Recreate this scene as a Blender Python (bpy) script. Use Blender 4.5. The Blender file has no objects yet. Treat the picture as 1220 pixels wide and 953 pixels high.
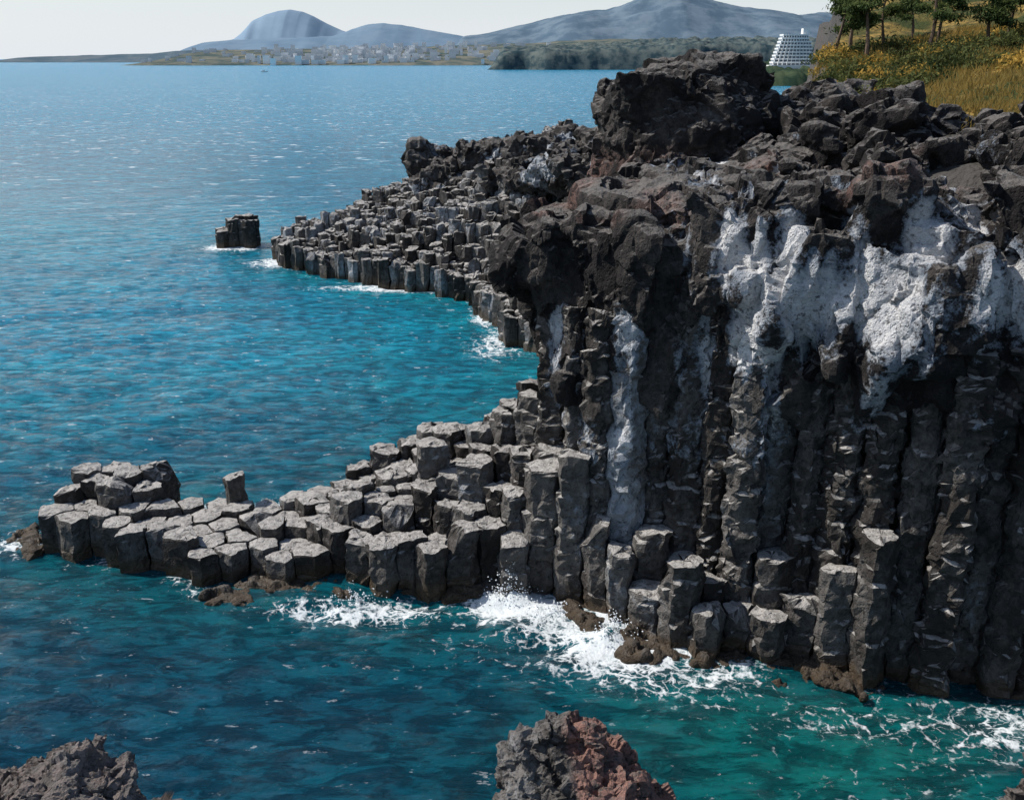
import bpy, bmesh, math, random, time
import numpy as np
from mathutils import Vector, Matrix, kdtree
T0=time.time()
random.seed(7); rng=np.random.default_rng(7)
scene=bpy.context.scene

# ---------------------------------------------------------------- noise
def h3(ix,iy,iz,seed=0):
    ix=ix.astype(np.int64);iy=iy.astype(np.int64);iz=iz.astype(np.int64)
    h=(ix*374761393+iy*668265263+iz*2147483647+seed*1274126177)&0xffffffff
    h=((h^(h>>13))*1274126177)&0xffffffff
    h=((h^(h>>16))*2246822519)&0xffffffff
    h=h^(h>>15)
    return (h&0xffffff)/float(0xffffff)
def vnoise(p,seed=0):
    f=np.floor(p);t=p-f;t=t*t*t*(t*(t*6-15)+10);r=0
    for a in (0,1):
        for b in (0,1):
            for c in (0,1):
                w=(t[:,0] if a else 1-t[:,0])*(t[:,1] if b else 1-t[:,1])*(t[:,2] if c else 1-t[:,2])
                r=r+w*h3(f[:,0]+a,f[:,1]+b,f[:,2]+c,seed)
    return r*2-1
def fbm(p,octv=4,seed=0):
    r=0;a=1;s=0
    for i in range(octv):
        r=r+a*vnoise(p*(2.03**i)+i*17.3,seed+i);s+=a;a*=.5
    return r/s
def fracture(p,seed=0):
    f=np.floor(p);n=len(p)
    b1=np.full(n,9.);b2=np.full(n,9.);val=np.zeros(n)
    for a in (-1,0,1):
        for b in (-1,0,1):
            for c in (-1,0,1):
                cx,cy,cz=f[:,0]+a,f[:,1]+b,f[:,2]+c
                d=np.stack([p[:,0]-cx-h3(cx,cy,cz,seed),p[:,1]-cy-h3(cx,cy,cz,seed+1),p[:,2]-cz-h3(cx,cy,cz,seed+2)],1)
                dist=(d**2).sum(1)
                v=(h3(cx,cy,cz,seed+3)-.5)*1.0+((h3(cx,cy,cz,seed+4)-.5)*d[:,0]+(h3(cx,cy,cz,seed+5)-.5)*d[:,1]+(h3(cx,cy,cz,seed+6)-.5)*d[:,2])*2.8
                m=dist<b1
                b2=np.where(m,b1,np.minimum(b2,dist)); b1=np.where(m,dist,b1); val=np.where(m,v,val)
    e=np.sqrt(b2)-np.sqrt(b1)
    return val, e
def sstep(a,b,x):
    t=np.clip((x-a)/(b-a),0,1);return t*t*(3-2*t)

# ---------------------------------------------------------------- node helpers
class NT:
    def __init__(s,name):
        s.m=bpy.data.materials.new(name);s.m.use_nodes=True;s.t=s.m.node_tree;s.t.nodes.clear()
        s.out=s.n('ShaderNodeOutputMaterial');s.co=s.n('ShaderNodeTexCoord').outputs['Object']
    def n(s,k,**kw):
        x=s.t.nodes.new(k)
        for a,b in kw.items(): setattr(x,a,b)
        return x
    def set(s,sock,v):
        if hasattr(v,'is_output'): s.t.links.new(v,sock)
        else:
            if isinstance(v,tuple) and len(v)==3 and sock.type=='RGBA': v=v+(1,)
            sock.default_value=v
    def noise(s,scale,detail=5,rough=.55,vec=None,dist=0.):
        x=s.n('ShaderNodeTexNoise');s.set(x.inputs['Vector'],vec or s.co)
        x.inputs['Scale'].default_value=scale;x.inputs['Detail'].default_value=detail;x.inputs['Roughness'].default_value=rough
        x.inputs['Distortion'].default_value=dist
        return x.outputs['Fac']
    def voro(s,scale,feat='F1',vec=None):
        x=s.n('ShaderNodeTexVoronoi',feature=feat);s.set(x.inputs['Vector'],vec or s.co);x.inputs['Scale'].default_value=scale
        return x.outputs['Distance']
    def map(s,sc,rot=(0,0,0)):
        x=s.n('ShaderNodeMapping');s.set(x.inputs[0],s.co);x.inputs['Scale'].default_value=sc;x.inputs['Rotation'].default_value=rot
        return x.outputs[0]
    def math(s,op,a,b=0.,c=None,clamp=False):
        x=s.n('ShaderNodeMath',operation=op);x.use_clamp=clamp
        s.set(x.inputs[0],a);s.set(x.inputs[1],b)
        if c is not None:s.set(x.inputs[2],c)
        return x.outputs[0]
    def ss(s,v,a,b,o0=0.,o1=1.):
        x=s.n('ShaderNodeMapRange',interpolation_type='SMOOTHSTEP');s.set(x.inputs[0],v)
        for i,q in enumerate((a,b,o0,o1)): x.inputs[i+1].default_value=q
        return x.outputs[0]
    def mix(s,f,a,b,mode='MIX'):
        x=s.n('ShaderNodeMix',data_type='RGBA',blend_type=mode);s.set(x.inputs[0],f);s.set(x.inputs[6],a);s.set(x.inputs[7],b)
        return x.outputs[2]
    def attr(s,name):
        return s.n('ShaderNodeAttribute',attribute_name=name).outputs['Fac']
    def xyz(s,v):
        x=s.n('ShaderNodeSeparateXYZ');s.set(x.inputs[0],v);return x.outputs
    def bump(s,h,dist,strength=1.,nrm=None):
        x=s.n('ShaderNodeBump');s.set(x.inputs['Distance'],dist);x.inputs['Strength'].default_value=strength
        s.set(x.inputs['Height'],h)
        if nrm: s.set(x.inputs['Normal'],nrm)
        return x.outputs[0]
    def bsdf(s,col,rough=.9,nrm=None,spec=.3,**kw):
        x=s.n('ShaderNodeBsdfPrincipled');s.set(x.inputs['Base Color'],col);s.set(x.inputs['Roughness'],rough)
        x.inputs['Specular IOR Level'].default_value=spec
        for k,v in kw.items(): s.set(x.inputs[k],v)
        if nrm: s.set(x.inputs['Normal'],nrm)
        return x.outputs[0]
    def done(s,sh):
        s.t.links.new(sh,s.out.inputs[0]);return s.m

def rock_material(name,dark,mid,light,up,bump=.06):
    m=NT(name)
    n1=m.noise(.45,8,.6);n2=m.noise(3.2,8,.65);n3=m.noise(14,5,.7)
    tone=m.attr('tone')
    k=m.math('ADD',m.math('MULTIPLY',tone,.9),m.math('MULTIPLY',m.math('SUBTRACT',n2,.5),1.0))
    k=m.math('ADD',k,m.math('MULTIPLY',m.math('SUBTRACT',n1,.5),.9))
    c=m.mix(m.ss(k,.0,.5),dark,mid)
    c=m.mix(m.ss(k,.45,.9),c,light)
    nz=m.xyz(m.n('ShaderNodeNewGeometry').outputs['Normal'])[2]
    c=m.mix(m.math('MULTIPLY',m.ss(nz,.5,.9),m.ss(n2,.3,.6,.45,1.)),c,up)  # up-facing rock paler: weathered tops, with sunlight painted in as well
    c=m.mix(m.math('MULTIPLY',m.attr('red'),m.ss(n2,.35,.6)),c,(.30,.165,.13))
    w=m.math('ADD',m.attr('white'),m.math('MULTIPLY',m.math('SUBTRACT',n2,.5),1.3))
    w=m.math('ADD',w,m.math('MULTIPLY',m.math('SUBTRACT',n3,.5),.5))
    wc=m.mix(m.ss(m.math('ADD',m.attr('white'),m.math('MULTIPLY',m.math('SUBTRACT',n1,.5),1.2)),.35,.95),(.21,.245,.29),(.70,.69,.68))
    c=m.mix(m.math('MULTIPLY',m.ss(w,.38,.62),.92),c,wc)
    c=m.mix(1.,c,m.mix(n3,(.5,.5,.5),(1.45,1.45,1.45)),'MULTIPLY')
    c=m.mix(m.math('MULTIPLY',m.ss(m.noise(5,7,.72),.38,.46,1.,0.),.7),c,(.018,.016,.014))
    z=m.xyz(m.co)[2]
    zz=m.math('ADD',z,m.math('MULTIPLY',m.math('SUBTRACT',n1,.5),1.6))
    tide=m.ss(zz,.25,.9,1.,0.)
    c=m.mix(m.math('MULTIPLY',tide,.8),c,m.mix(n2,(.018,.012,.008),(.12,.08,.042)))
    hgt=m.math('ADD',m.math('MULTIPLY',n2,1.),m.math('MULTIPLY',n3,.35))
    hgt=m.math('ADD',hgt,m.ss(m.voro(9),.0,.45,0.,.25))
    nb=m.bump(hgt,bump*2.2,.9)
    return m.done(m.bsdf(c,m.ss(tide,0.,1.,.88,.4),nb,.25))

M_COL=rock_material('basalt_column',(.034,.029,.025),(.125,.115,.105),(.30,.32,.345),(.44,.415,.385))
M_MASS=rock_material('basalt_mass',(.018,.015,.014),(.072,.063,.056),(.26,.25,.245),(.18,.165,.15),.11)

# ---------------------------------------------------------------- mesh helpers
def mk(name,V,F,mat,attrs=None,smooth=False):
    me=bpy.data.meshes.new(name);me.from_pydata(V.tolist() if hasattr(V,'tolist') else V,[],F if isinstance(F,list) else F.tolist());me.update()
    for k,a in (attrs or {}).items():
        at=me.attributes.new(k,'FLOAT','POINT');at.data.foreach_set('value',np.asarray(a,dtype=np.float32))
    if smooth: me.polygons.foreach_set('use_smooth',[True]*len(me.polygons))
    for mm in (mat if isinstance(mat,list) else [mat]): me.materials.append(mm)
    ob=bpy.data.objects.new(name,me);scene.collection.objects.link(ob);return ob
def inpoly(x,y,poly):
    x=np.atleast_1d(x);y=np.atleast_1d(y);r=np.zeros(len(x),bool);n=len(poly)
    for i in range(n):
        x1,y1=poly[i];x2,y2=poly[(i+1)%n]
        c=((y1>y)!=(y2>y))&(x<(x2-x1)*(y-y1)/((y2-y1) if y2!=y1 else 1e-9)+x1);r^=c
    return r
def dline(x,y,line):
    best=np.full(np.shape(x),1e9)
    for (x1,y1),(x2,y2) in zip(line[:-1],line[1:]):
        dx,dy=x2-x1,y2-y1;t=np.clip(((x-x1)*dx+(y-y1)*dy)/(dx*dx+dy*dy),0,1)
        best=np.minimum(best,np.hypot(x-x1-t*dx,y-y1-t*dy))
    return best
def grid_faces(nu,nv):
    i=np.arange(nu-1)[:,None];j=np.arange(nv-1)[None,:];a=(i*nv+j).ravel()
    return np.stack([a,a+nv,a+nv+1,a+1],1)

# ---------------------------------------------------------------- column fields
def cells(poly,sp,rot=0.,jit=.2,seed=1):
    xs=[p[0] for p in poly];ys=[p[1] for p in poly];cx,cy=np.mean(xs),np.mean(ys)
    R=max(max(xs)-min(xs),max(ys)-min(ys));n=int(R/sp)+3
    out=[];r=sp/math.sqrt(3)
    for i in range(-n,n):
        for j in range(-n,n):
            x=sp*(i+.5*(j&1));y=sp*.866*j
            X=cx+x*math.cos(rot)-y*math.sin(rot);Y=cy+x*math.sin(rot)+y*math.cos(rot)
            if not inpoly(X,Y,poly)[0]: continue
            vs=[]
            for k in range(6):
                a=math.pi/6+k*math.pi/3;vx=x+r*math.cos(a);vy=y+r*math.sin(a)
                q=np.array([round(vx/sp*12)]),np.array([round(vy/sp*12)]),np.array([0])
                vx+=(h3(*q,seed)[0]-.5)*2*jit*sp;vy+=(h3(*q,seed+9)[0]-.5)*2*jit*sp
                vs.append((cx+vx*math.cos(rot)-vy*math.sin(rot),cy+vx*math.sin(rot)+vy*math.cos(rot)))
            P=np.array(vs);out.append((P.mean(0),P))
    return out
class Cols:
    def __init__(s): s.V=[];s.F=[];s.n=0;s.tone=[];s.rg=[]
    def add(s,c,P,h,z0=-1.5,sub=3,rnd=.2,joint=(.5,1.2),amp=.04,shift=.02,gap=.03,tone=.5,tilt=.06,fine=False,chip=0.,rough=1.,lean=(0,0),dz=.45,move=(0,0)):
        m=6*sub;R=P-c
        pts=[]
        for k in range(6):
            for q in range(sub): pts.append(R[k]*(1-q/sub)+R[(k+1)%6]*(q/sub))
        pts=np.array(pts);rad=np.linalg.norm(pts,axis=1);mr=rad.mean()
        pts=pts*((1-rnd)+rnd*mr/rad)[:,None]*(1-gap/mr)
        c=c+np.array(move)
        lv=[];z=z0;ox=oy=0;sc=1.;hh=h
        while z<hh-.12:
            d=random.uniform(*joint)
            z2=min(z+d,hh)
            if hh-z2<.15: z2=hh
            sc=1+random.uniform(-amp,amp*.6);ox,oy=random.uniform(-shift,shift),random.uniform(-shift,shift)
            g=sc-amp*random.uniform(.4,1.3)
            lv.append((z+.02,g,ox,oy));lv.append((z+.08,sc,ox,oy))
            if fine:
                kk=int((z2-z-.16)/dz)
                for i in range(kk): lv.append((z+.08+(z2-z-.16)*(i+1)/(kk+1),sc*(1+random.uniform(-.35,.35)*amp),ox,oy))
            lv.append((z2-.08,sc,ox,oy))
            z=z2
        lv.append((hh-.01,sc*.96,ox,oy));
        tx,ty=random.uniform(-tilt,tilt),random.uniform(-tilt,tilt)
        ca=random.uniform(0,6.28);cd=np.array([math.cos(ca),math.sin(ca)]);dochip=random.random()<chip
        c0=random.uniform(-.1,.5)*mr;cs=random.uniform(.7,2.2)
        rings=[]
        for (z,q,a,b) in lv+[(hh+.015,sc*.6,ox,oy),(hh+.02,sc*.25,ox,oy)]:
            xy=pts*q+[a,b]
            zz=np.full(m,z)+(xy@np.array([tx,ty])*(1 if z>hh-.1 else 0))
            if dochip: zz=np.minimum(zz,hh-np.maximum(0,(xy@cd)-c0)*cs)
            xy=xy+np.outer(zz,np.array(lean))
            rings.append(np.column_stack([xy+c,zz]))
        L=len(rings);V=np.vstack(rings+[np.array([[c[0]+ox+lean[0]*hh,c[1]+oy+lean[1]*hh,hh+.02]])])
        b=s.n
        for l in range(L-1):
            for k in range(m):
                k2=(k+1)%m
                s.F.append((b+l*m+k,b+l*m+k2,b+(l+1)*m+k2,b+(l+1)*m+k))
        for k in range(m): s.F.append((b+(L-1)*m+k,b+(L-1)*m+(k+1)%m,b+L*m))
        s.V.append(V);s.n+=len(V);s.tone.append(np.full(len(V),tone));s.rg.append(np.full(len(V),rough))
    def build(s,name,mat,nz=.05,whitef=None,freq=1.3):
        V=np.vstack(s.V);t=np.concatenate(s.tone);rg=np.concatenate(s.rg)*nz
        d=np.stack([fbm(V*freq,3,11),fbm(V*freq+50,3,22),fbm(V*freq+90,3,33)],1)
        d2=np.stack([fbm(V*4.5,2,14),fbm(V*4.5+50,2,24),fbm(V*4.5+90,2,34)],1)
        W=whitef(V)*.9 if whitef else np.zeros(len(V))
        v2=V+d*rg[:,None]*np.array([1.3,1.3,.9])+d2*rg[:,None]*.45
        for ax,sd in ((0,5),(1,15),(2,25)):
            fr,e=fracture(V*np.array([1.9,1.9,1.5])+ax*7,sd);v2[:,ax]+=fr*rg*(1.0 if ax<2 else .8)
        t=t+.35*fbm(V*np.array([.8,.8,.35]),2,44)
        return mk(name,v2,s.F,mat,{'tone':t,'white':W,'red':np.zeros(len(V))})

FRONT=[(30,26.4),(17.4,27.7),(13.6,28.2),(11.2,29.0),(8.2,30.0),(5.6,31.1),(3.5,32.5),(.3,34.8),(-1.5,35),(-3.7,34.6),(-6.6,35.4),(-9,36),(-11,35.3),(-13.9,35.8),(-16.4,37.3),(-20.0,38.6)]
NEARP=FRONT+[(-20.6,40.4),(-18.6,41.8),(-16.2,41.8),(-15,40.4),(-9.6,40.4),(-7.4,42.8),(-4,44.5),(0,43.5),(2,42),(5,44),(30,34)]
MASSP=[(30,26.8),(17.4,28.1),(13.6,28.6),(11.9,29.5),(10.6,31),(8,32.1),(5.6,33.2),(3.5,34.5),(2.0,35.6),(1.2,37),(1.0,39.5),(2.4,42),(5,47),(30,47)]
CTRL=np.array([(-20.5,39.5,1.9),(-18.7,40.8,2.7),(-17,40.8,2.6),(-19,38.9,1.75),(-16.5,38.6,1.6),(-14,37,1.5),(-11.5,36.2,1.3),(-11,38.5,1.5),(-14,39.7,1.4),(-9,37,1.1),
 (-8,37.3,1.2),(-7,38.8,2.2),(-6,37.5,2.3),(-4.8,36.2,1.3),(-3.2,36,1.7),(-2.6,35.4,2.1),(-1,35.8,2.4),(-7,41,1.7),(-5,41,2.6),(-3,41.5,3.5),(-1.2,41,4.6),(-2.5,38.5,3.1),(0,40,5.9),(-.6,38,4.5),(.4,36.6,4.4),(1.4,35.6,6.0),(1,38.5,7.6),(2.6,34.9,6.2),(.5,35.2,2.6),
 (3.0,33.2,2.6),(3.9,33.3,3.1),(5.4,32.0,2.0),(6.5,31.4,1.8),(8,30.7,2.2),(9.4,30.0,2.6),(10.6,29.6,3.0),(11.4,29.3,5.),(4.6,33.2,3.2)])
def hnear(x,y):
    d2=(CTRL[:,0]-x)**2+(CTRL[:,1]-y)**2+.05;w=d2**-1.8
    return (w*CTRL[:,2]).sum()/w.sum()
def white_f(V):
    x,y,z=V[:,0],V[:,1],V[:,2]
    def bl(cx,cz,rx,rz): return np.exp(-(((x-cx)/rx)**2+((z-cz)/rz)**2))
    w=1.0*bl(9.6,13,1.6,2.0)+.9*bl(11.8,12,1.2,2.4)+.95*bl(6.9,14.2,.9,1.7)+.66*bl(14.6,13.8,2.2,1.8)+.45*bl(14.6,10.8,.8,1.6)+.55*bl(18,14,2.5,1.8)+.42*bl(8,12,1.6,2.5)+.44*bl(4.8,10.2,2.6,1.4)+.28*bl(7.5,8.,3.6,2.2)+.30*bl(4.5,7.8,3.2,2.2)
    st=fbm(np.stack([x*2.4,y*.8,z*.2],1),4,77)
    st2=fbm(np.stack([x*.55,y*.5,z*.45],1),3,79)
    lo=4.+3.5*sstep(10,12.5,x)  # white starts higher on the right, where the shadow is painted
    return np.clip((w*.85+(st*.85+st2*.7)*(w>.06))*sstep(lo,lo+3,z)*sstep(17,15.3,z),-.3,1.)*(y<47)
C=Cols();near_pts=[]
for c,P in cells(NEARP,1.22,.35,.17,3):
    x,y=c;tall=inpoly(x,y,MASSP)[0]
    df=dline(x,y,FRONT)
    if tall:
        dm=dline(x,y,MASSP)
        if dm>2.6: continue
        wea=random.random()<.58
        o=random.uniform(-.05,.45) if wea else random.uniform(-.3,0)
        dk=float(sstep(10.5,13.5,np.array([x]))[0])  # columns to the right get a darker tone: deep shadow painted in
        tn=(.05+.35*random.random()) if wea else (.55+.35*random.random())
        tn=tn*(1-dk)+dk*((-.1+.3*random.random()) if wea else (.2+.25*random.random()))
        C.add(c,P*1.0+(c-P)*(.06+.02*dk),11.6+random.uniform(-.3,.8),sub=5,rnd=.3 if wea else .65,joint=(.22,.75) if wea else (.9,2.8),
              amp=.09 if wea else .025,shift=.06,gap=.03,tone=tn,fine=True,rough=2.0,dz=.2,move=(-.39*o,-.92*o))
    else:
        near_pts.append((x,y))
        h=hnear(x,y)
        flat=(h<2.2 and x<-8)
        h+=random.uniform(-.6,.6)*(.4 if flat else 1.)
        if random.random()<.22 and x>-9: h+=random.uniform(.4,1.4)
        if x>2.5 and random.random()<.25: h-=.8
        h=max(h,.35)
        C.add(c,P,h,sub=4,rnd=.06 if flat else .18,joint=(.5,1.5) if x<-6 else (.3,1.1),amp=.03 if x<-3 else .06,shift=.02 if x<-3 else .05,
              tone=.05+.45*random.random(),fine=True,tilt=.06 if flat else .12,chip=.2 if flat else .4,rough=.7 if flat else 1.35,lean=(random.gauss(0,.012),random.gauss(0,.012)),dz=.3)
c=np.array([-12.2,40.3]);P=c+.5*np.array([(math.cos(a),math.sin(a)) for a in np.arange(6)*math.pi/3+.2]);C.add(c,P,2.7,sub=4,tone=.4,tilt=.2,fine=True)
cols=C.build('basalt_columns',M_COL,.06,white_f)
print('near cols',C.n,time.time()-T0)

# middle headland
MF=[(-24.2,101),(-18.5,95.5),(-12.9,91),(-7,87.5),(-3.7,84),(-1.6,76),(-.4,71.5),(2.5,67)]
MIDP=MF+[(9,62),(16,75),(20,100),(8,112),(-10,117),(-20,111),(-25,105)]
C2=Cols();mid_pts=[]
for c,P in cells(MIDP,1.12,.9,.19,8):
    x,y=c;d=float(dline(x,y,MF));mid_pts.append((x,y))
    if x>6 and y>80: continue
    cap=2.4+max(0,(x+24))*.34
    h=min(2.2+.55*max(0,d-1.5)*(.4+.6*min(1,(x+27)/16)),cap,11.3+.1*x)
    nn=float(fbm(np.array([[x*.16,y*.16,0]]),2,4)[0])
    h+=nn*1.8*min(1,d/4)+random.uniform(-.6,.6)*(.5 if d<2 else 1.)
    if random.random()<.1: h+=random.uniform(0,.9)
    h=max(h,.9)
    C2.add(c,P,h,sub=2,rnd=.12,joint=(.6,1.6),amp=.04,gap=.06,tone=.1+.65*random.random(),tilt=.25,chip=.45)
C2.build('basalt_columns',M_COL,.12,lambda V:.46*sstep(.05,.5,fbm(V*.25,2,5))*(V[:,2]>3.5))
C3=Cols();st_pts=[]
for c,P in cells([(-33.2,111),(-29,110.6),(-28.8,114),(-32.8,114.6)],1.15,.3,.15,12):
    st_pts.append(tuple(c));C3.add(c,P,random.choice([2.4,2.9,3.1,3.4]) if c[0]>-32 else 1.9,sub=3,tone=.15,amp=.05,tilt=.1,gap=-.01,chip=.4)
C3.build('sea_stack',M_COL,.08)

# ---------------------------------------------------------------- rock masses
def prism(bm,poly,z0,z1):
    b=[bm.verts.new((x,y,z0)) for x,y in poly];t=[bm.verts.new((x,y,z1)) for x,y in poly];n=len(poly)
    bm.faces.new(b[::-1]) ;bm.faces.new(t)
    for i in range(n): bm.faces.new((b[i],b[(i+1)%n],t[(i+1)%n],t[i]))
def ell(bm,c,r,rot=0,tilt=0):
    M=Matrix.Translation(c)@Matrix.Rotation(rot,4,'Z')@Matrix.Rotation(tilt,4,'Y')@Matrix.Diagonal((r[0],r[1],r[2],1))
    bmesh.ops.create_icosphere(bm,subdivisions=3,radius=1,matrix=M)
rb=random.Random(77)
def block(bm,c,r,rot=0,tilt=0):
    M=Matrix.Translation(c)@Matrix.Rotation(rot,4,'Z')@Matrix.Rotation(tilt,4,'Y')@Matrix.Diagonal((r[0],r[1],r[2],1))
    vs=[]
    for i in range(16):
        v=Vector((rb.gauss(0,1),rb.gauss(0,1),rb.gauss(0,1))).normalized()
        v=Vector([max(-.95,min(.95,q*1.45)) for q in v])*rb.uniform(.85,1.1)
        vs.append(bm.verts.new(M@v))
    r_=bmesh.ops.convex_hull(bm,input=vs)
    dele=[g for g in r_['geom_interior'] if isinstance(g,bmesh.types.BMVert)]
    if dele: bmesh.ops.delete(bm,geom=dele,context='VERTS')
def getN(me):
    n=len(me.vertices);N=np.zeros(n*3,dtype=np.float32);me.vertex_normals.foreach_get('vector',N);return N.reshape(-1,3)
def getV(me):
    n=len(me.vertices);V=np.zeros(n*3);me.vertices.foreach_get('co',V);return V.reshape(-1,3)
def remesh(name,bm,vox,mat,layers,tone=.4,whitef=None,redf=None,dec=None,crack=.12,zs=1.,sm_it=1):
    bmesh.ops.recalc_face_normals(bm,faces=bm.faces)
    me=bpy.data.meshes.new('tmp');bm.to_mesh(me);bm.free()
    ob=bpy.data.objects.new('tmp',me);scene.collection.objects.link(ob)
    md=ob.modifiers.new('r','REMESH');md.mode='VOXEL';md.voxel_size=vox
    sm=ob.modifiers.new('s','SMOOTH');sm.factor=.5;sm.iterations=sm_it
    dg=bpy.context.evaluated_depsgraph_get();m2=bpy.data.meshes.new_from_object(ob.evaluated_get(dg))
    sm.iterations=sm_it+14;ob.update_tag();bpy.context.view_layer.update()
    dg=bpy.context.evaluated_depsgraph_get();m3=bpy.data.meshes.new_from_object(ob.evaluated_get(dg))
    bpy.data.objects.remove(ob)
    V=getV(m2);n=len(V)
    N=getN(m3 if len(m3.vertices)==n else m2)
    S=np.array([1,1,1/zs]);D=np.zeros(n);V0=V
    for (kind,sc,amp,sd) in layers:
        if kind=='f':
            w=V0+np.stack([fbm(V0/sc*1.3,2,sd+1),fbm(V0/sc*1.3+9,2,sd+2),fbm(V0/sc*1.3+5,2,sd+3)],1)*sc*.12
            v,e=fracture(w*S/sc,sd);D+=v*amp-amp*crack*(1-sstep(0,.08,e))
        elif kind=='n': D+=fbm(V0*S/sc,4,sd)*amp
        elif kind=='r': D+=(.35-np.abs(fbm(V0*S/sc,3,sd)))*amp
    V=V0+N*D[:,None]
    m2.vertices.foreach_set('co',V.ravel());m2.update()
    if dec:
        ob=bpy.data.objects.new('tmp',m2);scene.collection.objects.link(ob)
        dd=ob.modifiers.new('d','DECIMATE');dd.ratio=dec
        dg=bpy.context.evaluated_depsgraph_get();m4=bpy.data.meshes.new_from_object(ob.evaluated_get(dg))
        bpy.data.objects.remove(ob);m2=m4;V=getV(m2);n=len(V)
    tn=tone+.55*fbm(V*S*.35,3,91)+.2*fbm(V*S*1.2,2,92)
    for k,a in (('tone',tn),('white',whitef(V) if whitef else np.zeros(n)),('red',redf(V) if redf else np.zeros(n))):
        at=m2.attributes.new(k,'FLOAT','POINT');at.data.foreach_set('value',np.asarray(a,dtype=np.float32))
    m2.polygons.foreach_set('use_smooth',[not dec]*len(m2.polygons))
    m2.name=name;m2.materials.clear();m2.materials.append(mat)
    o=bpy.data.objects.new(name,m2);scene.collection.objects.link(o);print(name,n,time.time()-T0);return o

bm=bmesh.new()
prism(bm,MASSP,10.8,14.2)
TOP=[(30,27.6),(17.4,28.9),(13.8,29.4),(12.3,30.4),(11,31.8),(8.3,33),(6,34.2),(4.2,35.6),(3.2,36.8),(2.6,38),(2.6,39.5),(3.5,42),(6,47),(30,47)]
prism(bm,TOP,13,15.2)
CORE=[(30,29.2),(17.4,30.4),(14,31),(12.6,32.4),(11,33.4),(8.2,34.6),(5.9,35.8),(4.4,36.8),(3.4,38),(3.4,39.5),(4.4,42),(7,46),(30,46)]
prism(bm,CORE,-2,12)
r2=random.Random(5)
mp=MASSP[1:11]
for i in range(len(mp)-1):
    a,b=Vector(mp[i]),Vector(mp[i+1]);L=(b-a).length;k=max(1,int(L/1.15))
    for q in range(k):
        p=a.lerp(b,(q+.5)/k);low=r2.random()
        block(bm,(p.x+r2.uniform(-.1,.3),p.y+.4+r2.uniform(-.2,.25),11.4-low*1.3),(r2.uniform(.55,.8),r2.uniform(.6,.85),1.6+low*1.3),r2.uniform(0,3),r2.uniform(-.12,.12))
block(bm,(9.6,31.4,13.2),(1.4,1.2,1.9),.2,.2);block(bm,(10.2,31.0,12.2),(1.1,1.0,2.2),.9,.15); block(bm,(11.7,30.1,12.0),(1.2,1.1,2.7),0,-.1)
block(bm,(13.4,29.6,10.8),(1.3,1.2,2.6),0,.1); block(bm,(6.9,33.0,14.0),(1.1,1.1,1.9),0,0)
block(bm,(1.6,37.2,12.9),(1.7,1.6,1.7),.3,.45); block(bm,(3.2,35.9,12.6),(1.5,1.3,2.2),0,.2); block(bm,(2.1,36.8,10.2),(.8,1.0,1.9),0,-.15)
block(bm,(5.0,34.4,12.6),(1.4,1.2,2.4),0,0);block(bm,(15.8,28.9,12.2),(1.7,1.4,3.2),0,.12);block(bm,(18.4,28.2,12.),(1.9,1.7,3.8),0,0);block(bm,(8.2,32.3,13.4),(.9,.9,1.9),0,0)
block(bm,(12.9,29.0,12.6),(1.1,1.2,1.9),.4,0)
block(bm,(9.2,33.0,15.2),(1.9,1.5,1.0),.4,.2); block(bm,(11.4,31.8,15.2),(1.4,1.4,1.4),.1,-.2)
block(bm,(13.2,32.2,15.5),(2.1,1.7,1.3),.7,.2); block(bm,(15.8,30.6,15.4),(1.9,1.5,1.4),.3,-.1);block(bm,(18.2,30.4,15.7),(1.9,1.7,1.4),.9,.2)
for i in range(26):
    x=r2.uniform(4,24);y=r2.uniform(38,46) if x<10 else r2.uniform(33,46)
    s=r2.uniform(1.0,2.4);block(bm,(x,y,14.3+.04*(y-34)+r2.uniform(0,.4)-(.6 if x<8 else 0)),(s*1.4,s*r2.uniform(.8,1.3),s*r2.uniform(.4,.65)),r2.uniform(0,3),r2.uniform(-.35,.35))
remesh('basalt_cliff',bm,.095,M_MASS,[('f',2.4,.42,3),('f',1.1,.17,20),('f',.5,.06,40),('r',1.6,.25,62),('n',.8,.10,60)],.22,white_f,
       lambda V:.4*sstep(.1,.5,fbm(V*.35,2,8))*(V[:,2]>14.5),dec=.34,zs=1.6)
bm=bmesh.new()
block(bm,(8.0,51,16.5),(3.9,3.2,2.9),.2,.1);block(bm,(10.2,51.5,17.2),(2.9,2.8,2.6),.6,-.15);block(bm,(9.2,51.2,18.6),(2.8,2.6,1.6),.4,.1)
block(bm,(5.9,50.5,17.0),(2.2,2.2,2.3),.1,0);block(bm,(12.4,51.5,16.2),(2.0,2.4,2.1));block(bm,(6.5,50,14.4),(2.4,3,2.2))
ell(bm,(8.6,50.4,16.4),(4.4,3.2,3.6))
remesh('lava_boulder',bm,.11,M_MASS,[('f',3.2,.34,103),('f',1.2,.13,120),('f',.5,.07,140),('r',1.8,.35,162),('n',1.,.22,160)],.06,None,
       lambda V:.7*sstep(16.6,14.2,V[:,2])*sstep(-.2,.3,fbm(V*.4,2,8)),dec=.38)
bm=bmesh.new();r2=random.Random(11)
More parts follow.
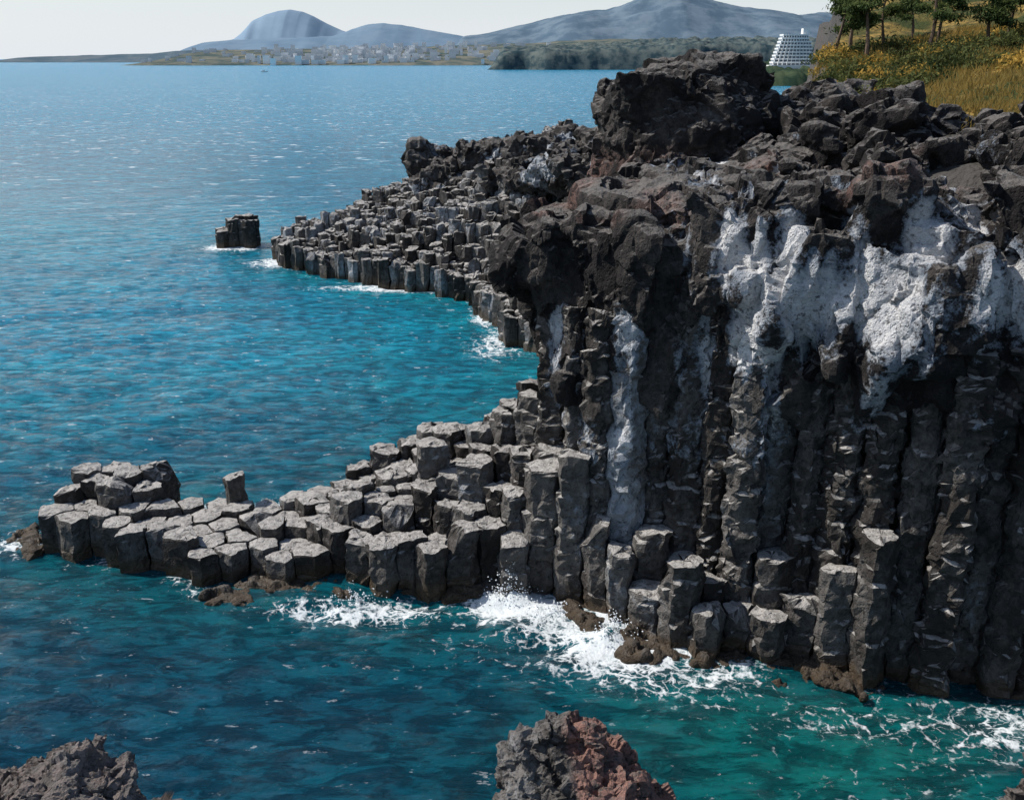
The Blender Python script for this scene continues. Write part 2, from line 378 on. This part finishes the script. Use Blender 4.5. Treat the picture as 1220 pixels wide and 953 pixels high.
for (x,y,z,s) in [(-9,111,10.0,1.9),(-8.5,108.5,9.4,1.7),(-6.4,110,10.0,1.8),(-4,108,10.2,1.9),(-1.5,106,10.6,2.2),(1.5,104,11.0,2.3),(4,101,11.4,2.4),(6.5,97,11.8,2.6),(8.5,92,12.0,2.6),(4,92,10.5,1.8),(1,95,10.0,1.6),(7,84,11.0,2.4),(10,76,11.5,2.6),(12,70,12.0,2.6),(7,72,9.6,2.0),(9,66,10.6,2.4),(7,61,10.8,2.4),(11,60,12,3.),(-7,106,9,1.6),(-2,99,9.0,1.4),(4.5,78,8.6,1.6),(-5,103,8.2,1.3),(1,100,9.8,1.5)]:
    block(bm,(x,y,z-.6),(s*1.4,s*1.2,s),r2.uniform(0,3),r2.uniform(-.3,.3))
    block(bm,(x+r2.uniform(-s,s),y+r2.uniform(-s,s),z-.9),(s,s*1.2,s*.8),r2.uniform(0,3),r2.uniform(-.3,.3))
prism(bm,[(5.5,46),(5,56),(7,68),(9.5,85),(9.5,100),(22,104),(24,60),(24,46)],5,11.6)
remesh('rocky_ridge',bm,.18,M_MASS,[('f',2.6,.5,203),('f',1.1,.3,220),('f',.6,.15,240)],.36,lambda V:.6*sstep(-.05,.4,fbm(V*.4,3,15))*(V[:,2]<13.5)*(V[:,1]>58),dec=.4)
bm=bmesh.new()
for (x,y,z,s) in [(21.5,42,18.0,1.8),(20,41,16.8,1.5),(16.5,46,16.8,1.8),(18,48,17.2,1.7),(14.5,48,16.2,1.9),(15.5,52,17.4,1.6),(13.5,45,15.8,1.7),(23,37,16.8,1.7),(18.8,38,16.2,1.6),(15,41,15.8,1.5),(24.5,40,17.4,1.3),(26,34,16.8,2.2),(17.5,54,18.0,1.3),(19.5,33.5,16.0,1.5),(21,36,16.2,1.8),(27,45,18.3,1.4),(19,57,18.1,1.2),(16.5,57,17.3,1.6)]:
    block(bm,(x,y,z),(s,s*.9,s*.8),r2.uniform(0,3),r2.uniform(-.4,.4));block(bm,(x+r2.uniform(-1,1),y,z-.7),(s*1.3,s,s*.8),r2.uniform(0,3),r2.uniform(-.3,.3))
remesh('plateau_rocks',bm,.11,M_MASS,[('f',1.6,.30,303),('f',.7,.12,320),('r',1.,.2,341)],.30,lambda V:.4*sstep(.1,.6,fbm(V*.4,3,15)),dec=.38)
bm=bmesh.new()
for i in range(52):
    x,y=r2.choice([(r2.uniform(-11.5,-6),r2.uniform(34.2,36)),(r2.uniform(4,7.5),r2.uniform(30.0,31.2)),(r2.uniform(8,17),0),(r2.uniform(-22,-20.3),r2.uniform(38.5,40)),(r2.uniform(-5,3.5),0)])
    if y==0: y=float(np.interp(x,[-5,-1.5,.3,3.5,5.6,8.2,11.2,13.6,17.4],[34.6,35,34.8,32.5,31.1,30,29,28.2,27.7]))-r2.uniform(-.4,.3)
    s=r2.uniform(.3,.95);block(bm,(x,y,-.3+r2.uniform(-.1,.12)),(s*1.3,s*.9,.6),r2.uniform(0,3),r2.uniform(-.2,.2))
remesh('tidal_rocks',bm,.08,M_MASS,[('f',.9,.16,403),('f',.4,.08,420)],.3)
def stack(name,parts,sd,mat,red,tone=.45):
    bm=bmesh.new()
    for p in parts: (block if p[0][2]>2.5 else ell)(bm,*p)
    remesh(name,bm,.045,mat,[('f',1.3,.22,sd),('f',.5,.13,sd+20),('f',.22,.06,sd+40),('n',.5,.10,sd+60),('n',.12,.03,sd+61)],tone,None,red,dec=.45)
stack('scoria_rock',[((.8,18,4.5),(1.1,1.3,1.7)),((2.2,18,4.2),(1.4,1.4,1.45)),((1.5,18.2,2),(2.3,2.3,3.0)),((.2,18,3.9),(.7,.9,1.2)),((1.4,18.3,4.3),(1.4,1.3,1.5))],503,M_MASS,
      lambda V:1.3*sstep(1.1,1.5,V[:,0]+.4*fbm(V,2,3)))
stack('scoria_rock',[((-9.6,18,4.2),(1.3,1.3,1.1)),((-8.7,18,3.6),(1.2,1.1,1.)),((-11.2,18,3.8),(2,1.6,1.6)),((-10.5,18,.8),(3,2.5,3.2))],603,M_MASS,lambda V:np.full(len(V),.2),.6)
stack('scoria_rock',[((12.3,18,4.5),(1.3,1.3,2.2)),((13.6,18,1.2),(2.6,2.4,3.3))],703,M_MASS,lambda V:np.full(len(V),.1),.4)

# ---------------------------------------------------------------- hillside
def zhill(x,y):
    z=14.6+.085*(y-40)+.15*(x-10)
    z=z+fbm(np.stack([x*.09,y*.09,0*x],1),3,31)*1.3+fbm(np.stack([x*.5,y*.5,0*x],1),2,32)*.3
    xl=np.interp(y,[30,45,60,75,100,170,400],[20,7,12.5,18,26.5,48,115])+1.2*fbm(np.stack([y*.2,0*y,0*y],1),3,35)
    e=sstep(0,5,x-xl);cut=sstep(31,37,y)
    z=np.minimum(z,32+.02*z)
    return (z+3)*np.minimum(e,cut)-3
xs=np.concatenate([np.arange(6,50,.4),np.arange(50,400,5)]);ys=np.concatenate([np.arange(30,100,.45),np.arange(100,420,5)])
X,Y=np.meshgrid(xs,ys,indexing='ij');x=X.ravel();y=Y.ravel();z=zhill(x,y)
gm=sstep(-.1,.35,(y-47)/14+(x-20)/16+.5*fbm(np.stack([x*.25,y*.25,0*x],1),3,41))
zi=z.reshape(X.shape);gx=np.abs(np.gradient(zi,xs,axis=0)).ravel()
gm=gm*(1-sstep(.9,1.8,gx))
m=NT('hill_ground');n=m.noise(1.2,7);g=m.attr('grass')
c=m.mix(m.ss(n,.35,.65),(.08,.07,.028),(.32,.21,.06));c=m.mix(m.ss(m.noise(.3,4),.42,.55),c,(.05,.06,.02))
rk=m.mix(n,(.03,.028,.026),(.13,.12,.11));c=m.mix(g,rk,c)
MG=m.done(m.bsdf(c,.95,m.bump(m.noise(3,8),.3),.1))
mk('hillside',np.column_stack([x,y,z]),grid_faces(len(xs),len(ys)),MG,{'grass':gm},True)

def leafmat(name,a,b,c3):
    m=NT(name);k=m.attr('tone');c=m.mix(m.ss(k,.0,.5),a,b);c=m.mix(m.ss(k,.5,1.),c,c3)
    d=m.bsdf(c,.75,None,.15);t=m.n('ShaderNodeBsdfTranslucent');m.set(t.inputs[0],c)
    mx=m.n('ShaderNodeMixShader');mx.inputs[0].default_value=.35;m.t.links.new(d,mx.inputs[1]);m.t.links.new(t.outputs[0],mx.inputs[2])
    return m.done(mx.outputs[0])
ML_P=leafmat('pine_needles',(.035,.058,.02),(.08,.115,.036),(.15,.17,.055))
ML_S=leafmat('shrub_leaves',(.035,.05,.016),(.11,.125,.04),(.50,.31,.065))
ML_G=leafmat('dry_grass_blades',(.14,.12,.04),(.38,.26,.075),(.55,.39,.13))
m=NT('pine_bark');M_BARK=m.done(m.bsdf(m.mix(m.noise(6),(.06,.042,.03),(.19,.13,.09)),.9))
def quads(cs,size,rg,stretch=1.5,upb=0.):
    n=len(cs);a=rg.normal(size=(n,3));a[:,2]+=upb;a/=np.linalg.norm(a,axis=1)[:,None]
    b=rg.normal(size=(n,3));b-=(a*b).sum(1)[:,None]*a;b/=np.linalg.norm(b,axis=1)[:,None]
    s=size*rg.uniform(.6,1.3,(n,1));A=a*s*stretch;B=b*s*.5
    V=np.stack([cs-A-B*.3,cs-B,cs+A,cs+B],1).reshape(-1,3)
    return V,np.arange(4*n).reshape(-1,4)
def tube(pts,rads,k=7):
    V=[];F=[]
    for (p,r) in zip(pts,rads):
        for i in range(k):
            a=2*math.pi*i/k;V.append((p[0]+r*math.cos(a),p[1]+r*math.sin(a),p[2]))
    for l in range(len(pts)-1):
        for i in range(k): F.append((l*k+i,l*k+(i+1)%k,(l+1)*k+(i+1)%k,(l+1)*k+i))
    return V,F
def pine(seed,H):
    rg=np.random.default_rng(seed);V=[];F=[];T=[];mi=[]
    lean=rg.uniform(-.12,.12,2);P=[np.array([lean[0]*z+.15*math.sin(z*1.1+seed),lean[1]*z+.15*math.cos(z*.9),z]) for z in np.linspace(-.5,H*.92,10)]
    def addt(p,r):
        v,f=tube(p,r);b=len(V);V.extend(v);F.extend([tuple(b+i for i in q) for q in f]);T.extend([.5]*len(v));mi.extend([0]*len(f))
    addt(P,np.linspace(.17,.05,10))
    cl=[]
    for i in range(11):
        t=rg.uniform(.48,1.);p0=P[min(9,int(t*9))];a=rg.uniform(0,6.28);L=(1.15-t)*H*.42*rg.uniform(.6,1.2)+.3
        p1=p0+np.array([math.cos(a)*L*.5,math.sin(a)*L*.5,.1*L]);p2=p0+np.array([math.cos(a)*L,math.sin(a)*L,.25*L])
        addt([p0,p1,p2],[.07,.045,.02]);cl+= [(p2,.42),(p1*.4+p2*.6+rg.normal(size=3)*.2,.34)]
    cl.append((P[-1]+[0,0,.2],.55))
    for (c,s) in cl:
        n=120;q=rg.normal(size=(n,3))*np.array([s*.8,s*.8,s*.33])*rg.uniform(.8,1.3)+c
        v,f=quads(q,.10,rg,1.8,.4);b=len(V);V.extend(v.tolist());F.extend((f+b).tolist())
        tt=np.clip(.45+.6*(q[:,2]-c[2])/s+rg.uniform(-.25,.25,n)+rg.uniform(-.2,.2),0,1)
        T.extend(np.repeat(tt,4).tolist());mi.extend([1]*n)
    return V,F,T,mi
protos=[]
for s in range(5):
    V,F,T,mi=pine(s+3,4.4+s*.45);me=bpy.data.meshes.new('pine_tree');me.from_pydata(V,[],[tuple(q) for q in F]);me.materials.append(M_BARK);me.materials.append(ML_P)
    me.polygons.foreach_set('material_index',mi);at=me.attributes.new('tone','FLOAT','POINT');at.data.foreach_set('value',np.array(T,dtype=np.float32));protos.append(me)
r3=random.Random(3)
tp=[(23.4,76),(24.9,74),(26.9,77),(28.8,73),(30.8,76),(32.6,72),(34.6,74),(36.6,71),(38.4,73),(27.0,84),(32,85),(39.5,68)]
for i,(x,y) in enumerate(tp):
    o=bpy.data.objects.new('pine_tree',protos[i%5]);scene.collection.objects.link(o)
    o.location=(x,y,float(zhill(np.array([x]),np.array([y]))[0]));o.rotation_euler=(0,0,r3.uniform(0,6));sc=r3.uniform(.8,1.15);o.scale=(sc,sc,sc)
rg=np.random.default_rng(4);Vs=[];Ts=[];n0=0;Fs=[]
cnt=0
while cnt<400:
    x=rg.uniform(16,46);y=rg.uniform(44,80);d=(y-47)/14+(x-20)/16
    if d<.05+rg.uniform(0,.4): continue
    if fbm(np.array([[x*.15,y*.15,0.]]),2,55)[0]<-.2+.2*rg.random(): continue
    z=zhill(np.array([x]),np.array([y]))[0]
    if z<12: continue
    cnt+=1;s=rg.uniform(.4,1.5)*(.6+.4*min(1,(y-44)/20));n=int(230*s);u=rg.normal(size=(n,3));u/=np.linalg.norm(u,axis=1)[:,None];u[:,2]=np.abs(u[:,2])
    rr=s*(1+.45*fbm(u*2.2+cnt,2,5))*rg.uniform(.7,1.1,n)
    q=u*rr[:,None]*np.array([1,1,.8])+[x,y,z-.1]
    v,f=quads(q,.10,rg,1.5,.2);Vs.append(v);Fs.append(f+n0);n0+=len(v)
    bt=rg.uniform(.0,.5) if rg.random()<.75 else rg.uniform(.6,1.);Ts.append(np.repeat(np.clip(bt+.3*(u[:,2]-.5)+rg.uniform(-.15,.15,n),0,1),4))
mk('shrubs',np.vstack(Vs),np.vstack(Fs),ML_S,{'tone':np.concatenate(Ts)})
n=30000;x=rg.uniform(14,46,n);y=rg.uniform(42,85,n);d=(y-47)/14+(x-20)/16+.5*fbm(np.stack([x*.25,y*.25,0*x],1),3,41)
k=d>.05;x=x[k];y=y[k];z=zhill(x,y);k=z>12;x=x[k];y=y[k];z=z[k];n=len(x)
hh=rg.uniform(.2,.55,n);dx=rg.normal(size=n)*.2;w=.05
V=np.stack([np.stack([x-w,y,z-.05],1),np.stack([x+w,y,z-.05],1),np.stack([x+dx,y-.1,z+hh],1)],1).reshape(-1,3)
mk('dry_grass',V,np.arange(3*n).reshape(-1,3),ML_G,{'tone':np.repeat(rg.random(n),3)})
print('veg',time.time()-T0)

# ---------------------------------------------------------------- far land (bearing, elevation in mrad at range)
def far(name,pts,Yd,depth,mat,rt=.5,ns=.08,N=240,cliff=0.,K=26,fq=9):
    b=np.linspace(pts[0][0],pts[-1][0],N);e=np.interp(b,[p[0] for p in pts],[p[1] for p in pts])
    t=np.linspace(0,1,K);B,Tt=np.meshgrid(b,t,indexing='ij');E=np.repeat(e[:,None],K,1)
    yr=Yd+depth*rt;zr=np.maximum(20+E*yr/1000,2);yy=Yd+depth*Tt
    prof=np.where(Tt<rt,cliff*sstep(0,.04,Tt)+(1-cliff)*np.sin(np.clip(Tt/rt,0,1)*math.pi/2)**1.3,np.cos((Tt-rt)/(1-rt)*math.pi/2))
    xx=B/1000*yr
    q=np.stack([xx.ravel()/depth*fq,yy.ravel()/depth*fq*2.5,0*xx.ravel()],1)
    z=zr.ravel()*prof.ravel()*(1+ns*fbm(q,5,int(Yd)%97))
    edge=np.minimum(sstep(0,.04,(B-b[0])/(b[-1]-b[0])),sstep(0,.02,(b[-1]-B)/(b[-1]-b[0]))).ravel()
    z=z*edge-1.5
    yy=yy.ravel()+fbm(np.stack([xx.ravel()/depth*5,0*z,0*z],1),3,5)*depth*.08
    return mk(name,np.column_stack([xx.ravel(),yy,z]),grid_faces(N,K),mat,None,True)
def fmat(name,a,b,sc):  # bluish base colours of the distant land carry the aerial haze
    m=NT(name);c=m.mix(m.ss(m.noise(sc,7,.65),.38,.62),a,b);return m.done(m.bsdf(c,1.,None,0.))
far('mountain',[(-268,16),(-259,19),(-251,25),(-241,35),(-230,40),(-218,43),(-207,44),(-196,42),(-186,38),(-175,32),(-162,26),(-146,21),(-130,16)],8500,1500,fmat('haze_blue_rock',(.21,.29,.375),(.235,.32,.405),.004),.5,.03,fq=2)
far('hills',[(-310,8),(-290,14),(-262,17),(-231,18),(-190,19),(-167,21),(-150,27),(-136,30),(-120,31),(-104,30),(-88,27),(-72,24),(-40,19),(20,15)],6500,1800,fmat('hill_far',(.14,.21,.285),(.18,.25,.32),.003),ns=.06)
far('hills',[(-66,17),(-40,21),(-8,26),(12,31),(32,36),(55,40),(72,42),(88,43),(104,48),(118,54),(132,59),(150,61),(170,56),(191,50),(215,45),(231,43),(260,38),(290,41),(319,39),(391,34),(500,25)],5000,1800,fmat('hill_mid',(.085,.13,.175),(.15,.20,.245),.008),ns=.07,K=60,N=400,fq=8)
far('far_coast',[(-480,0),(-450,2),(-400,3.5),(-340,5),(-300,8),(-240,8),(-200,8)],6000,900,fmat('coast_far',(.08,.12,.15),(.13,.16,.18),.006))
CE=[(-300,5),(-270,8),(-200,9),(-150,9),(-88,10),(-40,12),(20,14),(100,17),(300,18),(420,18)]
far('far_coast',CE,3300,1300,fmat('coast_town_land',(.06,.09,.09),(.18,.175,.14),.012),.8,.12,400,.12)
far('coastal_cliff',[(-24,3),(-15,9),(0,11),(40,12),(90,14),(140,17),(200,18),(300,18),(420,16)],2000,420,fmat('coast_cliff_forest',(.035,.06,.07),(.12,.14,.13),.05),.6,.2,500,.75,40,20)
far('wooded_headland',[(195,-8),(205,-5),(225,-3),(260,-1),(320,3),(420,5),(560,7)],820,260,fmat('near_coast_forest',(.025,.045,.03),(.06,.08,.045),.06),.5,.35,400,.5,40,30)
V=[];F=[];r4=random.Random(2);TT=[]
def box(V,F,x0,x1,y0,y1,z0,z1):
    b=len(V);V+= [(x0,y0,z0),(x1,y0,z0),(x1,y1,z0),(x0,y1,z0),(x0,y0,z1),(x1,y0,z1),(x1,y1,z1),(x0,y1,z1)]
    F+= [tuple(b+i for i in q) for q in ((0,3,2,1),(4,5,6,7),(0,1,5,4),(1,2,6,5),(2,3,7,6),(3,0,4,7))]
for i in range(420):
    b=r4.gauss(-115,40) if i<320 else r4.uniform(-280,60)
    T=r4.random()**1.3*.6;y=3330+1300*T;e=float(np.interp(b,[p[0] for p in CE],[p[1] for p in CE]))
    z=(20+e*4.34)*(.12+.88*math.sin(T/.8*math.pi/2)**1.3);w=r4.uniform(8,26);hh=r4.choice([8,9,11,14,22])
    box(V,F,b/1000*4340-w/2,b/1000*4340+w/2,y,y+12,z-8,z+hh);TT+=[r4.random()]*8
m=NT('town_walls');mt=m.done(m.bsdf(m.mix(m.attr('tone'),(.6,.62,.64),(.88,.88,.86)),.9))
mk('distant_town',V,F,mt,{'tone':TT})
def simple(name,col,r=.7):
    m=NT(name);n=m.noise(.4,6);c=m.mix(n,tuple(v*.85 for v in col),col);return m.done(m.bsdf(c,r))
MW=simple('white_concrete',(.8,.8,.78));MGl=simple('window_glass',(.22,.25,.28),.4)
hotel=bpy.data.objects.new('hotel_building',None);scene.collection.objects.link(hotel)
hotel.location=(237,880,15);hotel.scale=(.92,.92,.88);parts={'floor_slabs':([],[],MW),'window_bands':([],[],MGl),'balcony_dividers':([],[],MW),'roof_block':([],[],MW)}
for f in range(9):
    x0=-19+f*1.1;x1=19-f*.5-(1.8 if f>6 else 0)
    for s in range(10):
        a=x0+(x1-x0)*s/10;b=x0+(x1-x0)*(s+1)/10;cv=lambda q:(q/20)**2*6+f*1.0
        yy=cv((a+b)/2)
        box(parts['floor_slabs'][0],parts['floor_slabs'][1],a,b-.003,yy,yy+14,f*3.1+1.7,f*3.1+3.1)
        box(parts['window_bands'][0],parts['window_bands'][1],a,b-.003,yy+1.6,yy+13,f*3.1,f*3.1+1.69)
        box(parts['balcony_dividers'][0],parts['balcony_dividers'][1],a+.1,a+.7,yy+.2,yy+1.59,f*3.1,f*3.1+1.69)
box(parts['roof_block'][0],parts['roof_block'][1],8,14,11,18,27.92,33);box(parts['roof_block'][0],parts['roof_block'][1],-22,22,-3,16,-5,-.02)
for k,(V,F,mt) in parts.items():
    o=mk(k,V,F,mt);o.parent=hotel
bt=bpy.data.objects.new('motor_boat',None);scene.collection.objects.link(bt);bt.location=(-390,1650,0)
V=[];F=[]
for (x,w,zt) in ((-5,1.6,1.2),(0,1.8,1.2),(3.5,1.3,1.5),(6,.05,1.9)): V+=[(x,-w,zt),(x,-w*.6,-.3),(x,w*.6,-.3),(x,w,zt)]
for l in range(3):
    for i in range(3): F.append((l*4+i,l*4+i+1,l*4+5+i,l*4+4+i))
    F.append((l*4+3,l*4,l*4+4,l*4+7))
F.append((0,3,2,1));o=mk('hull',V,F,MW);o.parent=bt
V=[];F=[];box(V,F,-3,1.5,-1.1,1.1,1.25,3.2);o=mk('cabin',V,F,MW);o.parent=bt

# ---------------------------------------------------------------- sea
def geo(a,step,lim,g=1.06):
    r=[];v=a;s=step
    while v<lim: s*=g;v+=s;r.append(v)
    return r
cx=list(np.arange(-30,24,.22));right=geo(cx[-1],.22,60000,1.05);left=[-v for v in geo(30,.22,60000,1.05)][::-1]
xs=np.array(left+cx+right)
cy=list(np.arange(14,56,.22))+list(np.arange(56,125,.6));up=geo(cy[-1],.6,60000,1.04);dn=[28-v for v in geo(14,.3,3000)][::-1]
ys=np.array(dn+cy+up);print('sea',len(xs),len(ys))
X,Y=np.meshgrid(xs,ys,indexing='ij');x=X.ravel();y=Y.ravel()
kd_pts=near_pts+mid_pts+st_pts+[(18,28.3),(22,27.8),(14,28.6),(16,28.4),(12,29.4)]
kd=kdtree.KDTree(len(kd_pts))
for i,p in enumerate(kd_pts): kd.insert((p[0],p[1],0),i)
kd.balance()
dist=np.full(len(x),50.);sel=np.where((x>-45)&(x<26)&(y>20)&(y<122))[0]
for i in sel: dist[i]=kd.find((x[i],y[i],0))[2]
sh=1-sstep(.5,2.4,dist)
def bl(cx,cy,rx,ry,a=1.): return a*np.exp(-((x-cx)/rx)**2-((y-cy)/ry)**2)
brk=.65+1.1*fbm(np.stack([x*.3,y*.45,0*x],1),3,71)
foam=.42*sh*brk
foam+=(bl(-6.3,33.3,3.6,1.0,1.05)+bl(-.2,33.9,1.6,.9,1.1)+bl(2.6,32.0,2.4,1.4,.8)+bl(4.2,30.6,2.0,1.1,.95)+bl(1.2,31,4,1.7,.52)+bl(6,28.6,4,1.4,.48)+bl(12,26.6,5,1.2,.50)+bl(17,25.8,4,1.2,.46)+bl(-11.5,42.2,4,1.5,1.0)+bl(-8,44.2,2.2,1.3,.75)+bl(-21.6,39,1.2,1.6,.8)+bl(11,23.5,6,2,.30))*(.5+.5*brk)
foam+=bl(-14,90,7,1.2,.6)+bl(-2.5,80.5,1.5,4,.5)+bl(-1.5,70,2.4,4,.55)+bl(-25,102,3,3,.65)+bl(-32,110.5,4,2.5,.6)
near=np.exp(-((x/70)**2+((y-45)/80)**2))
wv=np.zeros(len(x))
for (a,l,ang,s) in ((.045,4.2,1.9,0),(.04,2.6,2.4,1),(.035,1.7,1.3,2),(.10,11,2.1,3)):
    kx,ky=math.cos(ang)*6.283/l,math.sin(ang)*6.283/l
    w=fbm(np.stack([x*.08,y*.08,0*x+s],1),2,3+s)*3
    wv+=a*np.sin(kx*x+ky*y+w)
z=wv*near+.12*near*(.4-np.abs(fbm(np.stack([x*.6+y*.15,y*1.1,0*x],1),3,88)))
splash=bl(-.1,34.2,.8,.6,.9)+bl(3.6,31.4,.8,.5,.5)+bl(-6.0,33.8,1.5,.6,.15)
z+=splash*(.5+.9*fbm(np.stack([x*2.,y*2.,0*x],1),3,90))
shallow=sstep(8,0,dist)*.4+bl(9,24,9,5,.85)+bl(-2,56,14,14,.25)
m=NT('sea_water')
foamA=m.attr('foam');sha=m.attr('shallow')
yv=m.xyz(m.co)[1]
ms=m.map((.62,1.5,1),(0,0,.30));ms2=m.map((.8,1.5,1),(0,0,-.2));ms3=m.map((.6,1.3,1),(0,0,.08))
big=m.noise(.02,3);b2=m.noise(1.1,8,.68,ms,.4);b3=m.noise(3.2,7,.7,ms2,.5);b4=m.noise(.14,5,.6,ms)
bf=m.noise(.45,10,.75,ms3)
rid=m.math('SUBTRACT',1.,m.math('ABSOLUTE',m.math('MULTIPLY',m.math('SUBTRACT',b3,.5),4.)))
rid2=m.math('SUBTRACT',1.,m.math('ABSOLUTE',m.math('MULTIPLY',m.math('SUBTRACT',b2,.5),4.)))
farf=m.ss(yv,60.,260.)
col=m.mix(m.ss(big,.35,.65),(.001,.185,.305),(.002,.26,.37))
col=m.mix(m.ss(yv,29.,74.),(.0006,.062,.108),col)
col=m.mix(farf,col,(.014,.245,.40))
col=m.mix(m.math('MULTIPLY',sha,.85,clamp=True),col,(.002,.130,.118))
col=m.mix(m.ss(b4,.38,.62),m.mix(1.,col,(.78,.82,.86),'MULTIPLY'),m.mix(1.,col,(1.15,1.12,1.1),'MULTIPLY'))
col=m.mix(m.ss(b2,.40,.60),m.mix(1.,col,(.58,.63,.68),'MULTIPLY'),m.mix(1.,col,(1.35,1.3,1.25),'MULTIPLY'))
col=m.mix(m.math('MULTIPLY',farf,.9),col,m.mix(1.,col,m.mix(m.ss(bf,.42,.58),(.5,.57,.64),(1.7,1.5,1.4)),'MULTIPLY'))  # light and dark of distant ripples painted into the water colour
hgt=m.math('ADD',m.math('MULTIPLY',b2,.6),m.math('MULTIPLY',rid,.12))
hgt=m.math('ADD',hgt,m.math('MULTIPLY',rid2,.14))
nb=m.bump(hgt,.55,1.)
nb=m.bump(b4,1.9,.7,nb)
nb=m.bump(bf,m.ss(yv,60.,260.,.001,1.6),.8,nb)
water=m.bsdf(col,m.ss(yv,60.,400.,.06,.2),nb,.5,IOR=1.33)
wn=m.n('ShaderNodeTexNoise');m.set(wn.inputs['Vector'],m.co);wn.inputs['Scale'].default_value=1.1;wn.inputs['Detail'].default_value=4
va=m.n('ShaderNodeVectorMath',operation='MULTIPLY_ADD');m.set(va.inputs[0],wn.outputs['Color']);va.inputs[1].default_value=(1.6,1.6,1.6);m.set(va.inputs[2],m.co)
e1=m.voro(1.0,'DISTANCE_TO_EDGE',va.outputs[0]);e2=m.voro(2.6,'DISTANCE_TO_EDGE',va.outputs[0])
lace=m.math('MAXIMUM',m.ss(e1,.0,.14,1.,0.),m.math('MULTIPLY',m.ss(e2,.0,.16,1.,0.),.7))
fn=m.noise(2.4,8,.7)
k=m.math('ADD',foamA,m.math('MULTIPLY',m.math('SUBTRACT',lace,.5),.40))
k=m.math('ADD',k,m.math('MULTIPLY',m.math('SUBTRACT',fn,.5),1.5))
ff=m.ss(k,.42,.80)
cap=m.noise(.34,8,.72,m.map((.6,1.1,1),(0,0,.05)))  # sun sparkle on far water, painted as white flecks
glintg=m.ss(m.noise(.025,3),.35,.6,.03,0.)
glintm=m.math('MULTIPLY',m.ss(m.math('SUBTRACT',cap,glintg),.585,.62),m.ss(yv,70.,240.))
gl=m.noise(1.3,6,.72,m.map((.7,1.5,1),(0,0,.1)))
glm=m.math('MULTIPLY',m.ss(gl,.635,.665),m.ss(yv,28.,110.,.30,.85))  # glitter specks painted white through the foam mix
ff=m.math('MAXIMUM',ff,m.math('MAXIMUM',m.math('MULTIPLY',glintm,.95),glm))
fo=m.bsdf(m.mix(fn,(.55,.62,.64),(.92,.93,.93)),.8,m.bump(fn,.15),.2)
mx=m.n('ShaderNodeMixShader');m.set(mx.inputs[0],ff);m.t.links.new(water,mx.inputs[1]);m.t.links.new(fo,mx.inputs[2])
MS=m.done(mx.outputs[0])
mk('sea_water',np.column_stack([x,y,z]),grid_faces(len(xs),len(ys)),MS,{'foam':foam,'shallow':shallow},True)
V=[];F=[];r5=random.Random(9)
for (cx_,cy_,n,R,H) in ((-.1,34.2,700,.9,1.5),(3.7,31.5,450,1.1,.9),(-6,34,200,1.8,.4),(1.6,33.2,200,1.2,.5)):
    for i in range(n):
        a=r5.uniform(0,6.28);r=R*abs(r5.gauss(0,.5));px,py=cx_+r*math.cos(a),cy_+r*math.sin(a)*.7;pz=H*abs(r5.gauss(0,.45))*max(0,1-r/R*.5)+.1
        s=r5.uniform(.012,.045);b=len(V)
        V+=[(px+s,py,pz),(px-s,py,pz),(px,py+s,pz),(px,py-s,pz),(px,py,pz+s),(px,py,pz-s)]
        F+=[tuple(b+i for i in q) for q in ((0,2,4),(2,1,4),(1,3,4),(3,0,4),(2,0,5),(1,2,5),(3,1,5),(0,3,5))]
mk('sea_spray',V,F,simple('spray_white',(.9,.92,.93)))

# ---------------------------------------------------------------- light, sky, camera
to_sun=Vector((-.77,.19,.84)).normalized()
el=math.asin(to_sun.z);rot=math.atan2(to_sun.x,to_sun.y)
w=bpy.data.worlds.new('World');scene.world=w;w.use_nodes=True;nt=w.node_tree
sk=nt.nodes.new('ShaderNodeTexSky');sk.sky_type='NISHITA';sk.sun_disc=False;sk.sun_elevation=el;sk.sun_rotation=rot
sk.air_density=1.0;sk.dust_density=.8;sk.ozone_density=1.5
tc=nt.nodes.new('ShaderNodeTexCoord');sx=nt.nodes.new('ShaderNodeSeparateXYZ');nt.links.new(tc.outputs['Generated'],sx.inputs[0])
mr=nt.nodes.new('ShaderNodeMapRange');mr.interpolation_type='SMOOTHSTEP';nt.links.new(sx.outputs[2],mr.inputs[0]);mr.inputs[1].default_value=-.02;mr.inputs[2].default_value=.18;mr.inputs[3].default_value=.92;mr.inputs[4].default_value=0
mxn=nt.nodes.new('ShaderNodeMix');mxn.data_type='RGBA';nt.links.new(mr.outputs[0],mxn.inputs[0]);nt.links.new(sk.outputs[0],mxn.inputs[6]);mxn.inputs[7].default_value=(6.7,7.15,7.7,1)
bg=nt.nodes['Background'];nt.links.new(mxn.outputs[2],bg.inputs[0]);bg.inputs[1].default_value=.12
sl=bpy.data.lights.new('sun','SUN');sl.energy=5.0;sl.angle=math.radians(.5);sl.color=(1,.96,.90)
so=bpy.data.objects.new('sun',sl);scene.collection.objects.link(so);so.rotation_euler=(-to_sun).to_track_quat('-Z','Y').to_euler()
cam=bpy.data.cameras.new('camera');cam.lens=35;cam.sensor_width=36;cam.clip_end=200000
co=bpy.data.objects.new('camera',cam);scene.collection.objects.link(co);co.location=(0,0,20);co.rotation_euler=(math.radians(90-18.9),0,0)
scene.camera=co
scene.view_settings.view_transform='Standard';scene.view_settings.look='None';scene.view_settings.exposure=0
print('done',time.time()-T0)
